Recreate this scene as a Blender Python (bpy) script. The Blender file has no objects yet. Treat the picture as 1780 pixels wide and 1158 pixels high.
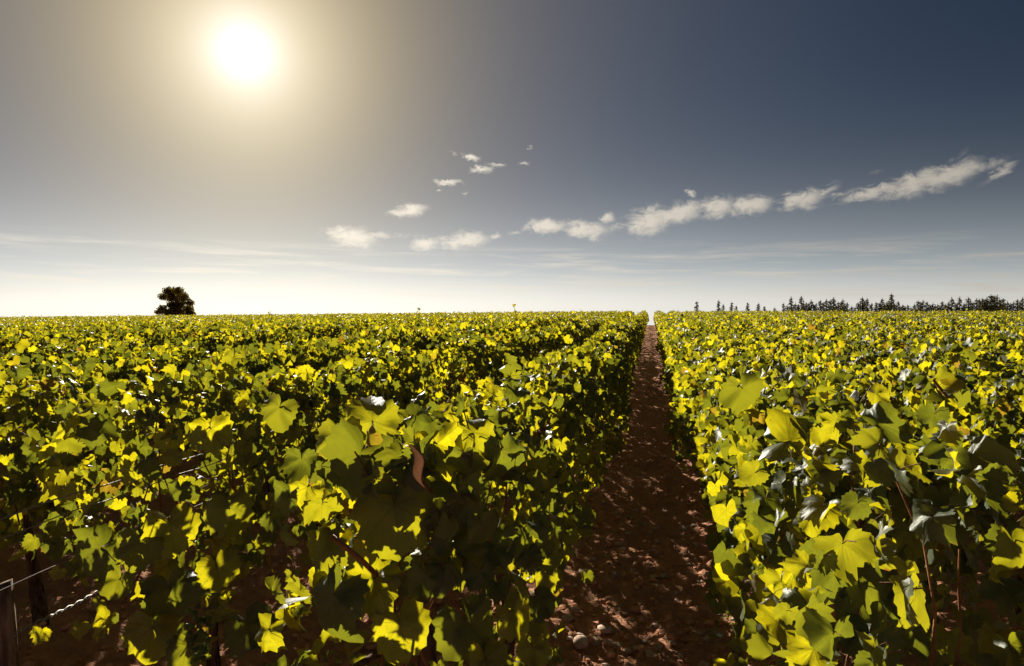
import bpy, math, random
import numpy as np
from mathutils import Vector, Matrix, Euler

random.seed(7)
rng = np.random.default_rng(11)
scn = bpy.context.scene
COL = scn.collection
R = math.radians

# ------------------------------------------------------------------ camera
EYE = 1.5
camd = bpy.data.cameras.new('camera')
cam = bpy.data.objects.new('camera', camd)
COL.objects.link(cam)
scn.camera = cam
camd.lens = 24.0
camd.sensor_width = 36.0
camd.clip_start = 0.05
camd.clip_end = 9000.0
cam.location = (0, 0, EYE)
cam.rotation_euler = (R(90 - 1.98), 0, R(11.52))
CR = cam.rotation_euler.to_matrix()
FPX = 1780 / 36 * 24.0


def ray(px, py):
    """World direction through a point of the photograph (1780 x 1158)."""
    return CR @ Vector(((px - 890) / FPX, (579 - py) / FPX, -1.0))


def at_x(px, py, X):
    d = ray(px, py)
    return Vector((0, 0, EYE)) + d * (X / d.x)


def at_depth(px, py, D):
    return Vector((0, 0, EYE)) + ray(px, py) * D


def project(p):
    v = CR.transposed() @ (Vector(p) - Vector((0, 0, EYE)))
    return (890 + FPX * v.x / -v.z, 579 - FPX * v.y / -v.z, -v.z)


# ------------------------------------------------------------------ sun and sky
SUN = ray(425, 90).normalized()
sun_el = math.asin(SUN.z)
sun_az = math.atan2(SUN.x, SUN.y)
sund = bpy.data.lights.new('sun', 'SUN')
sund.energy = 5.0
sund.angle = R(0.53)
sund.color = (1.0, 0.93, 0.78)
sun = bpy.data.objects.new('sun', sund)
COL.objects.link(sun)
sun.rotation_euler = (-SUN).to_track_quat('-Z', 'Y').to_euler()
sun.location = SUN * 60

vs = scn.view_settings
vs.view_transform = 'Standard'
vs.look = 'None'
vs.exposure = 1.25
vs.gamma = 1.0
vs.use_curve_mapping = False
scn.cycles.max_bounces = 7
scn.cycles.transmission_bounces = 1
scn.cycles.diffuse_bounces = 4
scn.cycles.glossy_bounces = 2
scn.cycles.use_denoising = True

world = bpy.data.worlds.new('World')
scn.world = world
world.use_nodes = True
wt = world.node_tree
for n in list(wt.nodes):
    wt.nodes.remove(n)


class NT:
    """Small helper to write node maths as expressions."""
    def __init__(self, tree):
        self.t = tree

    def new(self, kind, **kw):
        n = self.t.nodes.new(kind)
        for k, v in kw.items():
            setattr(n, k, v)
        return n

    def put(self, sock, v):
        if hasattr(v, 'is_output') or isinstance(v, bpy.types.NodeSocket):
            self.t.links.new(v, sock)
        elif v is not None:
            sock.default_value = v

    def m(self, op, a, b=None, c=None, clamp=False):
        n = self.new('ShaderNodeMath', operation=op, use_clamp=clamp)
        self.put(n.inputs[0], a)
        self.put(n.inputs[1], b)
        self.put(n.inputs[2], c)
        return n.outputs[0]

    def v(self, op, a, b=None, scale=None):
        n = self.new('ShaderNodeVectorMath', operation=op)
        self.put(n.inputs[0], a)
        self.put(n.inputs[1], b)
        if scale is not None:
            self.put(n.inputs['Scale'], scale)
        return n.outputs['Value'] if op in ('DOT_PRODUCT', 'LENGTH') else n.outputs[0]

    def mix(self, fac, a, b, blend='MIX'):
        n = self.new('ShaderNodeMix', data_type='RGBA', blend_type=blend)
        self.put(n.inputs[0], fac)
        for s, val in ((n.inputs[6], a), (n.inputs[7], b)):
            if isinstance(val, tuple) and len(val) == 3:
                val = (*val, 1)
            self.put(s, val)
        return n.outputs[2]

    def noise(self, vec, scale, detail=4, rough=0.55, dist=0.0):
        n = self.new('ShaderNodeTexNoise')
        self.put(n.inputs['Vector'], vec)
        n.inputs['Scale'].default_value = scale
        n.inputs['Detail'].default_value = detail
        n.inputs['Roughness'].default_value = rough
        n.inputs['Distortion'].default_value = dist
        return n.outputs['Fac'], n.outputs['Color']

    def comb(self, x, y, z):
        n = self.new('ShaderNodeCombineXYZ')
        for s, val in zip(n.inputs, (x, y, z)):
            self.put(s, val)
        return n.outputs[0]

    def sep(self, vec):
        n = self.new('ShaderNodeSeparateXYZ')
        self.put(n.inputs[0], vec)
        return n.outputs

    def ramp(self, val, lo, hi, a=0.0, b=1.0, smooth=True):
        n = self.new('ShaderNodeMapRange', interpolation_type='SMOOTHSTEP' if smooth else 'LINEAR')
        n.inputs[1].default_value = lo
        n.inputs[2].default_value = hi
        n.inputs[3].default_value = a
        n.inputs[4].default_value = b
        self.put(n.inputs[0], val)
        return n.outputs[0]


W = NT(wt)
SKY_STRENGTH = 0.05
K = 1.0 / SKY_STRENGTH
EXPO = 1.54 * 2 ** -vs.exposure          # sky colours below are given as they show in the picture
wdir = W.v('NORMALIZE', W.new('ShaderNodeTexCoord').outputs['Generated'])
wx, wy, wz = W.sep(wdir)
zpos = W.m('MAXIMUM', wz, 0.004)
sky = W.new('ShaderNodeTexSky', sky_type='NISHITA', sun_disc=False)
sky.sun_elevation = sun_el
sky.sun_rotation = sun_az
sky.air_density = 1.0
sky.dust_density = 0.3
sky.ozone_density = 3.0
W.put(sky.inputs[0], W.comb(wx, wy, zpos))
elev = W.m('MULTIPLY', W.m('ARCSINE', W.m('MAXIMUM', wz, 0.0)), 57.2958)
azim = W.m('MULTIPLY', W.m('ARCTAN2', wx, wy), 57.2958)
gam = W.m('MULTIPLY', W.m('ARCCOSINE', W.m('MINIMUM', W.v('DOT_PRODUCT', wdir, tuple(SUN)), 0.999999)), 57.2958)


def expo(val, scale):
    return W.m('EXPONENT', W.m('MULTIPLY', val, -1.0 / scale))


def gauss(val, scale):
    q = W.m('MULTIPLY', val, 1.0 / scale)
    return W.m('EXPONENT', W.m('MULTIPLY', W.m('MULTIPLY', q, q), -1.0))


def tint(fac, col):
    return W.v('SCALE', tuple(c * K * EXPO for c in col), scale=fac)


base = W.v('MULTIPLY', sky.outputs[0], tuple(c * EXPO for c in (0.104, 0.136, 0.166)))
haze_e = W.m('EXPONENT', W.m('MULTIPLY', W.m('POWER', W.m('MULTIPLY', elev, 1 / 4.6), 1.6), -1.0))
haze_s = W.m('MULTIPLY', W.m('EXPONENT', W.m('MULTIPLY', W.m('POWER', W.m('MULTIPLY', elev, 1 / 7.0), 1.4), -1.0)), expo(gam, 50.0))
skyc = base
aureole = W.comb(W.m('MULTIPLY', expo(gam, 6.9), 0.74 * K * EXPO), W.m('MULTIPLY', expo(gam, 6.3), 0.56 * K * EXPO), W.m('MULTIPLY', expo(gam, 4.0), 0.225 * K * EXPO))
low_band = W.m('EXPONENT', W.m('MULTIPLY', W.m('POWER', W.m('MULTIPLY', elev, 1 / 2.3), 2.6), -1.0))
for part in (tint(haze_e, (0.165, 0.20, 0.218)), tint(low_band, (0.10, 0.068, 0.03)), tint(haze_s, (0.42, 0.375, 0.36)), aureole,
             tint(gauss(gam, 6.0), (0.08, 0.105, 0.155)), tint(gauss(gam, 2.6), (0.07, 0.12, 0.23)), tint(gauss(gam, 1.3), (0.3, 0.3, 0.3)), tint(gauss(gam, 34.0), (0.060, 0.062, 0.066))):
    skyc = W.v('ADD', skyc, part)

# small fair-weather clouds: (photo px x, y, half width, half height, tilt in degrees, density)
CLOUDS = [
    (612, 412, 46, 20, -6, 1.0), (650, 408, 40, 9, -4, 0.7), (712, 366, 34, 13, 8, 0.95), (738, 424, 34, 13, 4, 0.85), (806, 418, 46, 15, 6, 1.0),
    (862, 411, 12, 7, 0, 0.7), (895, 405, 14, 5, 0, 0.6), (780, 318, 27, 5, -3, 0.85), (764, 330, 6, 4, 0, 0.6), (806, 338, 9, 4, 0, 0.6),
    (820, 276, 15, 7, -10, 0.95), (836, 294, 24, 7, 0, 0.95), (864, 288, 17, 5, -6, 0.8), (790, 267, 8, 4, 0, 0.5),
    (912, 284, 11, 4, 0, 0.6), (920, 258, 6, 4, 0, 0.6),
    (950, 394, 40, 14, 0, 1.0), (1018, 400, 44, 17, -6, 1.0), (1056, 380, 15, 12, 10, 0.9), (1130, 384, 46, 26, 12, 1.0), (1180, 372, 50, 20, 14, 1.0),
    (1202, 338, 8, 9, 0, 0.8), (1246, 360, 34, 20, 8, 1.0), (1305, 358, 42, 17, 6, 1.0), (1395, 347, 42, 18, 6, 1.0), (1440, 330, 30, 10, 25, 0.6),
    (1520, 334, 74, 12, 14, 0.85), (1590, 318, 74, 22, 16, 1.0), (1650, 306, 66, 22, 18, 0.95), (1660, 275, 34, 9, 28, 0.45),
    (1715, 288, 56, 13, 12, 0.6), (1738, 300, 40, 10, 30, 0.8), (1520, 300, 24, 7, 10, 0.35),
    (1088, 392, 120, 10, 6, 0.50), (1350, 352, 95, 9, 8, 0.48), (1462, 338, 60, 8, 12, 0.50), (690, 412, 90, 7, 0, 0.40),
    (1715, 440, 70, 7, 4, 0.35), (1600, 452, 120, 6, 2, 0.25),
]
cn1, ccol = W.noise(W.comb(W.m('MULTIPLY', azim, 0.62), elev, 0.0), 1.5, 8, 0.66, 0.5)
cn2, _ = W.noise(W.comb(W.m('MULTIPLY', azim, 0.5), elev, 7.3), 0.42, 3, 0.5)
warp = W.sep(ccol)
azw = W.m('ADD', azim, W.m('MULTIPLY', W.m('SUBTRACT', warp[0], 0.5), 1.5))
elw = W.m('ADD', elev, W.m('MULTIPLY', W.m('SUBTRACT', warp[1], 0.5), 1.1))
ae = W.comb(azw, elw, 0.0)
low = None
for (cx, cy, hw, hh, tl, dn) in CLOUDS:
    dv = ray(cx, cy).normalized()
    a0 = math.degrees(math.atan2(dv.x, dv.y))
    e0 = math.degrees(math.asin(dv.z))
    d2 = ray(cx + hw, cy).normalized()
    wdeg = abs(math.degrees(math.atan2(d2.x, d2.y)) - a0)
    d2 = ray(cx, cy - hh).normalized()
    hdeg = abs(math.degrees(math.asin(d2.z)) - e0)
    mp = W.new('ShaderNodeMapping', vector_type='TEXTURE')
    W.put(mp.inputs['Vector'], ae)
    mp.inputs['Location'].default_value = (a0, e0, 0)
    mp.inputs['Rotation'].default_value = (0, 0, R(tl))
    mp.inputs['Scale'].default_value = (wdeg, hdeg, 1)
    q = W.v('DOT_PRODUCT', mp.outputs[0], mp.outputs[0])
    q = W.m('MULTIPLY_ADD', q, 1.0, -math.log(dn))
    low = q if low is None else W.m('MINIMUM', low, q)
dens = expo(low, 1.0)
detail = W.m('SUBTRACT', cn1, 0.5)
cl = W.m('ADD', dens, W.m('MULTIPLY', detail, 1.5))
cl = W.m('MULTIPLY', W.ramp(cl, 0.12, 1.08), W.ramp(dens, 0.05, 0.55))
cl = W.m('MULTIPLY', cl, 0.82)
# thin veils of cirrus low over the horizon
ci1, _ = W.noise(W.comb(W.m('MULTIPLY', azim, 0.05), W.m('ADD', W.m('MULTIPLY', elev, 0.75), W.m('MULTIPLY', azim, 0.012)), 3.1), 2.0, 5, 0.6, 0.4)
cir = W.m('MULTIPLY', W.ramp(ci1, 0.44, 0.74), W.m('MULTIPLY', W.ramp(elev, 0.3, 2.0), W.ramp(elev, 6.0, 3.4)))
shine = expo(gam, 45.0)
clcol = W.v('ADD', tint(1.0, (0.10, 0.09, 0.08)), tint(shine, (0.86, 0.78, 0.64)))
skyc = W.mix(W.m('MULTIPLY', cir, 0.75), skyc, clcol)
bg = W.new('ShaderNodeBackground')
W.put(bg.inputs[0], skyc)
bg.inputs[1].default_value = SKY_STRENGTH
bgc = W.new('ShaderNodeBackground')
W.put(bgc.inputs[0], W.mix(cl, skyc, clcol))
bgc.inputs[1].default_value = SKY_STRENGTH
# the cloud maths is only worked out in the part of the sky where the small clouds float
part = W.m('MULTIPLY', W.m('MULTIPLY', W.m('GREATER_THAN', azim, -32.0), W.m('LESS_THAN', azim, 32.0)), W.m('MULTIPLY', W.m('GREATER_THAN', elev, 2.0), W.m('LESS_THAN', elev, 17.0)))
mxs = W.new('ShaderNodeMixShader')
W.put(mxs.inputs[0], part)
W.put(mxs.inputs[1], bg.outputs[0])
W.put(mxs.inputs[2], bgc.outputs[0])
W.put(W.new('ShaderNodeOutputWorld').inputs[0], mxs.outputs[0])


# ------------------------------------------------------------------ helpers
def tag(o, label=None, cat=None, group=None, kind=None):
    if label:
        o['label'] = label
    if cat:
        o['category'] = cat
    if group:
        o['group'] = group
    if kind:
        o['kind'] = kind
    return o


def link(name, data, parent=None):
    o = bpy.data.objects.new(name, data)
    COL.objects.link(o)
    if parent is not None:
        o.parent = parent
    return o


def empty(name, loc, rz=0.0, scale=(1, 1, 1)):
    o = bpy.data.objects.new(name, None)
    o.empty_display_size = 0.2
    COL.objects.link(o)
    o.location = loc
    o.rotation_euler = (0, 0, rz)
    o.scale = scale
    return o


def mesh_np(name, verts, tris, mats, rnd=None, uv=None, mat_idx=None, smooth=True):
    """A triangle mesh from arrays; rnd is a per-vertex float, uv a per-vertex pair."""
    verts = np.asarray(verts, dtype=np.float32)
    tris = np.asarray(tris, dtype=np.int32)
    me = bpy.data.meshes.new(name)
    me.vertices.add(len(verts))
    me.vertices.foreach_set('co', verts.ravel())
    me.loops.add(tris.size)
    me.loops.foreach_set('vertex_index', tris.ravel())
    me.polygons.add(len(tris))
    me.polygons.foreach_set('loop_start', np.arange(0, tris.size, 3, dtype=np.int32))
    if mat_idx is not None:
        me.polygons.foreach_set('material_index', np.asarray(mat_idx, dtype=np.int32))
    me.polygons.foreach_set('use_smooth', np.full(len(tris), smooth, dtype=bool))
    if rnd is not None:
        a = me.attributes.new('rnd', 'FLOAT', 'POINT')
        a.data.foreach_set('value', np.asarray(rnd, dtype=np.float32))
    if uv is not None:
        a = me.attributes.new('leafuv', 'FLOAT2', 'POINT')
        a.data.foreach_set('vector', np.asarray(uv, dtype=np.float32).ravel())
    for m in mats:
        me.materials.append(m)
    me.update(calc_edges=True)
    me.validate()
    return me


def tube_np(pts, radii, seg=6, cap=True):
    """Vertices and triangles of a tube along points."""
    pts = np.asarray(pts, float)
    n = len(pts)
    radii = np.broadcast_to(np.asarray(radii, float), (n,))
    tang = np.gradient(pts, axis=0)
    tang /= np.linalg.norm(tang, axis=1)[:, None] + 1e-9
    ref = np.array([0.31, 0.77, 0.12])
    vs_, ts = [], []
    for i in range(n):
        a = np.cross(tang[i], ref)
        if np.linalg.norm(a) < 1e-3:
            a = np.cross(tang[i], (1, 0, 0))
        a /= np.linalg.norm(a)
        b = np.cross(tang[i], a)
        for k in range(seg):
            t = 2 * math.pi * k / seg
            vs_.append(pts[i] + radii[i] * (a * math.cos(t) + b * math.sin(t)))
    for i in range(n - 1):
        for k in range(seg):
            a0, a1 = i * seg + k, i * seg + (k + 1) % seg
            b0, b1 = a0 + seg, a1 + seg
            ts += [(a0, a1, b1), (a0, b1, b0)]
    if cap:
        for i, flip in ((0, True), (n - 1, False)):
            c = len(vs_)
            vs_.append(pts[i])
            for k in range(seg):
                p, q = i * seg + k, i * seg + (k + 1) % seg
                ts.append((c, q, p) if flip else (c, p, q))
    return np.array(vs_), np.array(ts)


def join_np(parts):
    vo, to, off = [], [], 0
    for v, t in parts:
        vo.append(v)
        to.append(np.asarray(t) + off)
        off += len(v)
    return np.concatenate(vo), np.concatenate(to)


def hash2(ix, iy, seed):
    h = np.sin(ix * 127.1 + iy * 311.7 + seed * 74.7) * 43758.5453
    return h - np.floor(h)


def vnoise(x, y, seed=0):
    ix, iy = np.floor(x), np.floor(y)
    fx, fy = x - ix, y - iy
    fx, fy = fx * fx * (3 - 2 * fx), fy * fy * (3 - 2 * fy)
    a, b = hash2(ix, iy, seed), hash2(ix + 1, iy, seed)
    c, d = hash2(ix, iy + 1, seed), hash2(ix + 1, iy + 1, seed)
    return a + (b - a) * fx + (c - a) * fy + (a - b - c + d) * fx * fy


def terrain(x, y):
    """Height of the field: level, falling away past a crest, a little lower to the left."""
    x, y = np.asarray(x, float), np.asarray(y, float)
    s = np.clip(y - 53.0, 0, None)
    fall = np.where(s < 14, 0.5 * 0.004 * s * s, 0.5 * 0.004 * 196 + 0.056 * (s - 14))
    xl = np.clip(-x - 4, 0, None)
    q = np.clip(y / 52.0, 0, 1)
    return -fall - 0.0105 * xl + 0.24 * q * q * (3 - 2 * q)


ROW_GAP = 1.08


def row_x(i):
    """i = 1, 2 ... rows right of the path, -1, -2 ... rows left of it."""
    return 0.545 + ROW_GAP * (i - 1) if i > 0 else -0.555 + ROW_GAP * (i + 1)


def soil(x, y):
    """Terrain with clods; the rows stand on low ridges."""
    z = terrain(x, y)
    ph = (x - 0.545) / ROW_GAP
    d = np.abs(ph - np.round(ph)) * ROW_GAP
    near = np.clip(1.2 - np.hypot(x, y) / 30, 0, 1)
    z = z + 0.06 * np.exp(-(d / 0.2) ** 2) * near
    c1 = vnoise(x * 5, y * 5, 1) - .5
    c2 = vnoise(x * 13, y * 13, 2) - .5
    c3 = np.abs(vnoise(x * 27, y * 27, 3) - .5)
    c4 = np.abs(vnoise(x * 60, y * 60, 4) - .5)
    return z + near * (0.035 * c1 + 0.034 * c2 + 0.042 * c3 + 0.030 * c4)


# ------------------------------------------------------------------ materials
def material(name):
    m = bpy.data.materials.new(name)
    m.use_nodes = True
    t = m.node_tree
    for n in list(t.nodes):
        t.nodes.remove(n)
    return m, NT(t)


def out(N, shader):
    o = N.new('ShaderNodeOutputMaterial')
    N.put(o.inputs[0], shader)


def principled(N, col, rough=0.7, spec=0.3, normal=None):
    p = N.new('ShaderNodeBsdfPrincipled')
    if isinstance(col, tuple):
        col = (*col, 1)
    N.put(p.inputs['Base Color'], col)
    N.put(p.inputs['Roughness'], rough)
    N.put(p.inputs['Specular IOR Level'], spec)
    if normal is not None:
        N.put(p.inputs['Normal'], normal)
    return p.outputs[0]


def bump(N, h, strength, dist):
    b = N.new('ShaderNodeBump')
    b.inputs['Strength'].default_value = strength
    b.inputs['Distance'].default_value = dist
    N.put(b.inputs['Height'], h)
    return b.outputs[0]


def leaf_material(name, veins):
    m, N = material(name)
    at = N.new('ShaderNodeAttribute', attribute_name='rnd').outputs['Fac']
    orr = N.new('ShaderNodeObjectInfo').outputs['Random']
    r = N.m('FRACT', N.m('ADD', at, N.m('MULTIPLY', orr, 3.71)))
    r2 = N.m('FRACT', N.m('MULTIPLY', r, 17.3))
    refl = N.mix(r, (0.095, 0.122, 0.068), (0.130, 0.155, 0.086))
    tran = N.mix(N.ramp(r2, 0.22, 0.95), (0.14, 0.15, 0.009), (0.62, 0.52, 0.006))
    old = N.ramp(r2, 0.955, 0.99)                        # a few turning leaves
    refl = N.mix(old, refl, (0.13, 0.085, 0.025))
    tran = N.mix(old, tran, (0.34, 0.20, 0.015))
    nrm = None
    if veins:
        uv = N.new('ShaderNodeAttribute', attribute_name='leafuv').outputs['Vector']
        ux, uy, _ = N.sep(uv)
        ay = N.m('ABSOLUTE', uy)
        rad = N.m('SQRT', N.m('ADD', N.m('MULTIPLY', ux, ux), N.m('MULTIPLY', uy, uy)))
        vein = None
        for ang in (0.0, 50.0, 105.0):
            c, s = math.cos(R(ang)), math.sin(R(ang))
            dist = N.m('ABSOLUTE', N.m('SUBTRACT', N.m('MULTIPLY', ux, s), N.m('MULTIPLY', ay, c)))
            along = N.m('ADD', N.m('MULTIPLY', ux, c), N.m('MULTIPLY', ay, s))
            wdt = N.m('SUBTRACT', 0.030, N.m('MULTIPLY', rad, 0.018))
            g = N.m('MULTIPLY', N.m('SUBTRACT', 1.0, N.m('DIVIDE', dist, wdt), clamp=True), N.ramp(along, 0.0, 0.04))
            # side veins branching from each main one
            fr = N.m('PINGPONG', N.m('SUBTRACT', along, N.m('MULTIPLY', dist, 0.9)), 0.085)
            sidev = N.m('MULTIPLY', N.m('SUBTRACT', 1.0, N.m('DIVIDE', fr, 0.013), clamp=True), N.ramp(dist, 0.34, 0.05, 0.0, 0.40))
            g = N.m('MAXIMUM', g, N.m('MULTIPLY', sidev, N.ramp(along, 0.0, 0.04)))
            vein = g if vein is None else N.m('MAXIMUM', vein, g)
        nz, _ = N.noise(N.v('ADD', uv, N.comb(N.m('MULTIPLY', r, 37.0), N.m('MULTIPLY', r2, 11.0), 0.0)), 4.5, 5, 0.65)
        refl = N.mix(N.m('MULTIPLY', vein, 0.5), refl, (0.10, 0.12, 0.045))
        tran = N.mix(N.m('MULTIPLY', vein, 0.8), tran, (0.22, 0.21, 0.006))
        tran = N.mix(N.ramp(nz, 0.42, 0.72, 0.0, 0.5), tran, (0.22, 0.23, 0.006))
        # scorched edge on some leaves
        edge = N.m('MULTIPLY', N.ramp(N.m('ADD', rad, N.m('MULTIPLY', nz, 0.45)), 1.12, 1.24), N.ramp(r, 0.80, 0.86))
        refl = N.mix(edge, refl, (0.16, 0.075, 0.03))
        tran = N.mix(edge, tran, (0.30, 0.12, 0.02))
        # small brown spots
        sp, _ = N.noise(N.v('ADD', uv, N.comb(N.m('MULTIPLY', r2, 53.0), r, 0.0)), 11.0, 2, 0.5)
        spot = N.m('MULTIPLY', N.ramp(sp, 0.70, 0.75), N.ramp(r2, 0.35, 0.45))
        refl = N.mix(spot, refl, (0.13, 0.07, 0.03))
        tran = N.mix(spot, tran, (0.17, 0.09, 0.01))
        nrm = bump(N, N.m('ADD', N.m('MULTIPLY', vein, -1.0), N.m('MULTIPLY', nz, 0.9)), 0.20, 0.008)
    p = principled(N, refl, 0.46 if veins else 0.52, 0.38, nrm)
    tb = N.new('ShaderNodeBsdfTranslucent')
    N.put(tb.inputs[0], tran)
    mx = N.new('ShaderNodeMixShader')
    mx.inputs[0].default_value = 0.52
    N.put(mx.inputs[1], p)
    N.put(mx.inputs[2], tb.outputs[0])
    out(N, mx.outputs[0])
    return m


M_LEAF = leaf_material('vine_leaf', True)
M_LEAF_FAR = leaf_material('vine_leaf_plain', False)


def bark_material(name, a, b, scale, rough=0.85):
    m, N = material(name)
    co = N.new('ShaderNodeTexCoord').outputs['Object']
    st = N.v('MULTIPLY', co, (1, 1, 0.18))
    f, _ = N.noise(st, scale, 5, 0.65)
    col = N.mix(N.ramp(f, 0.35, 0.68), a, b)
    out(N, principled(N, col, rough, 0.06, bump(N, f, 0.7, 0.01)))
    return m


M_TRUNK = bark_material('vine_bark', (0.035, 0.020, 0.013), (0.17, 0.10, 0.065), 60)
M_CANE = bark_material('vine_cane', (0.16, 0.062, 0.030), (0.30, 0.15, 0.07), 45, 0.5)
M_POST = bark_material('grey_post_wood', (0.10, 0.065, 0.045), (0.30, 0.21, 0.15), 38)
M_TREEBARK = bark_material('tree_bark', (0.02, 0.015, 0.010), (0.07, 0.05, 0.035), 6)


def soil_material():
    m, N = material('red_soil')
    co = N.new('ShaderNodeNewGeometry').outputs['Position']
    f1, _ = N.noise(co, 1.3, 4, 0.6)
    f2, _ = N.noise(co, 19.0, 6, 0.7)
    f3, _ = N.noise(co, 110.0, 4, 0.7)
    col = N.mix(N.ramp(f2, 0.32, 0.70), (0.54, 0.235, 0.125), (0.68, 0.345, 0.205))
    col = N.mix(N.ramp(f3, 0.58, 0.78), col, (0.68, 0.44, 0.31))
    col = N.mix(N.ramp(f1, 0.48, 0.75, 0.0, 0.45), col, (0.52, 0.27, 0.17))
    h = N.m('ADD', N.m('MULTIPLY', f2, 1.0), N.m('MULTIPLY', f3, 0.5))
    out(N, principled(N, col, 0.95, 0.1, bump(N, h, 1.0, 0.035)))
    return m


M_SOIL = soil_material()


def plain_material(name, a, b, scale, rough, spec=0.3, trans=None, bmp=0.3):
    m, N = material(name)
    co = N.new('ShaderNodeNewGeometry').outputs['Position']
    f, _ = N.noise(co, scale, 4, 0.6)
    col = N.mix(N.ramp(f, 0.3, 0.7), a, b)
    sh = principled(N, col, rough, spec, bump(N, f, bmp, 0.004))
    if trans:
        tb = N.new('ShaderNodeBsdfTranslucent')
        tb.inputs[0].default_value = (*trans, 1)
        mx = N.new('ShaderNodeMixShader')
        mx.inputs[0].default_value = 0.4
        N.put(mx.inputs[1], sh)
        N.put(mx.inputs[2], tb.outputs[0])
        sh = mx.outputs[0]
    out(N, sh)
    return m


M_STONE = plain_material('pale_stone', (0.38, 0.24, 0.17), (0.58, 0.43, 0.33), 30, 0.9, 0.15)
M_CLOD = plain_material('soil_clod', (0.50, 0.21, 0.115), (0.68, 0.34, 0.205), 40, 0.95, 0.1)
M_STRAW = plain_material('dry_straw', (0.40, 0.27, 0.14), (0.62, 0.48, 0.30), 50, 0.6, 0.3, (0.4, 0.28, 0.12))
M_DRY = plain_material('dry_leaf', (0.11, 0.055, 0.035), (0.27, 0.15, 0.10), 90, 0.8, 0.1, (0.09, 0.04, 0.02))
M_WEED = plain_material('weed_leaf', (0.035, 0.06, 0.015), (0.07, 0.10, 0.03), 20, 0.5, 0.3, (0.30, 0.34, 0.02))
M_GRAPE = plain_material('green_grape', (0.09, 0.13, 0.035), (0.15, 0.19, 0.06), 30, 0.35, 0.4, (0.25, 0.30, 0.05))
M_OAK = plain_material('oak_leaf', (0.040, 0.040, 0.012), (0.075, 0.062, 0.020), 1.5, 0.6, 0.2, (0.16, 0.13, 0.01))
M_FIR = plain_material('fir_needle', (0.035, 0.032, 0.014), (0.065, 0.055, 0.026), 1.0, 0.7, 0.15, (0.06, 0.05, 0.008))


def wire_material():
    m, N = material('galvanised_wire')
    p = N.new('ShaderNodeBsdfPrincipled')
    p.inputs['Base Color'].default_value = (0.30, 0.27, 0.25, 1)
    p.inputs['Metallic'].default_value = 0.85
    p.inputs['Roughness'].default_value = 0.62
    out(N, p.outputs[0])
    return m


M_WIRE = wire_material()

# ------------------------------------------------------------------ ground
def axis(breaks):
    """Grid lines: (start, end, step at start, step at end) pieces."""
    g = []
    for a, b, s0, s1 in breaks:
        p = a
        while p < b - 1e-6:
            g.append(p)
            p += s0 + (s1 - s0) * (p - a) / (b - a)
    g.append(breaks[-1][1])
    return np.array(g)


gx = axis([(-4000, -400, 600, 200), (-400, -70, 60, 12), (-70, -8, 6, 0.5), (-8, -2.4, 0.3, 0.05), (-2.4, -1.0, 0.045, 0.026), (-1.0, 1.2, 0.020, 0.020),
           (1.2, 3.0, 0.03, 0.12), (3.0, 40, 0.2, 6), (40, 400, 12, 60), (400, 4000, 200, 600)])
gy = axis([(-300, -10, 60, 3), (-10, 0.6, 1.0, 0.1), (0.6, 4.5, 0.021, 0.021), (4.5, 12, 0.021, 0.07), (12, 60, 0.08, 0.9), (60, 130, 2, 8), (130, 600, 20, 80), (600, 5000, 200, 700)])
GX, GY = np.meshgrid(gx, gy)
GZ = soil(GX, GY)
nx, ny = len(gx), len(gy)
idx = np.arange(nx * ny).reshape(ny, nx)
a, b, c, d = idx[:-1, :-1].ravel(), idx[:-1, 1:].ravel(), idx[1:, 1:].ravel(), idx[1:, :-1].ravel()
gt = np.concatenate([np.stack([a, b, c], 1), np.stack([a, c, d], 1)])
ground = link('ground', mesh_np('ground', np.stack([GX.ravel(), GY.ravel(), GZ.ravel()], 1), gt, [M_SOIL]))
tag(ground, kind='structure')


def gz(x, y):
    return float(soil(np.array([x]), np.array([y]))[0])


# ------------------------------------------------------------------ vine leaves
PROFILE = [(0, 0.98), (14, 0.93), (27, 0.89), (40, 0.90), (54, 0.92), (68, 0.88), (84, 0.83), (100, 0.82), (116, 0.81), (134, 0.74), (150, 0.64), (164, 0.46), (172, 0.22)]
PA = np.array([p[0] for p in PROFILE], float)
PR = np.array([p[1] for p in PROFILE], float)


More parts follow.
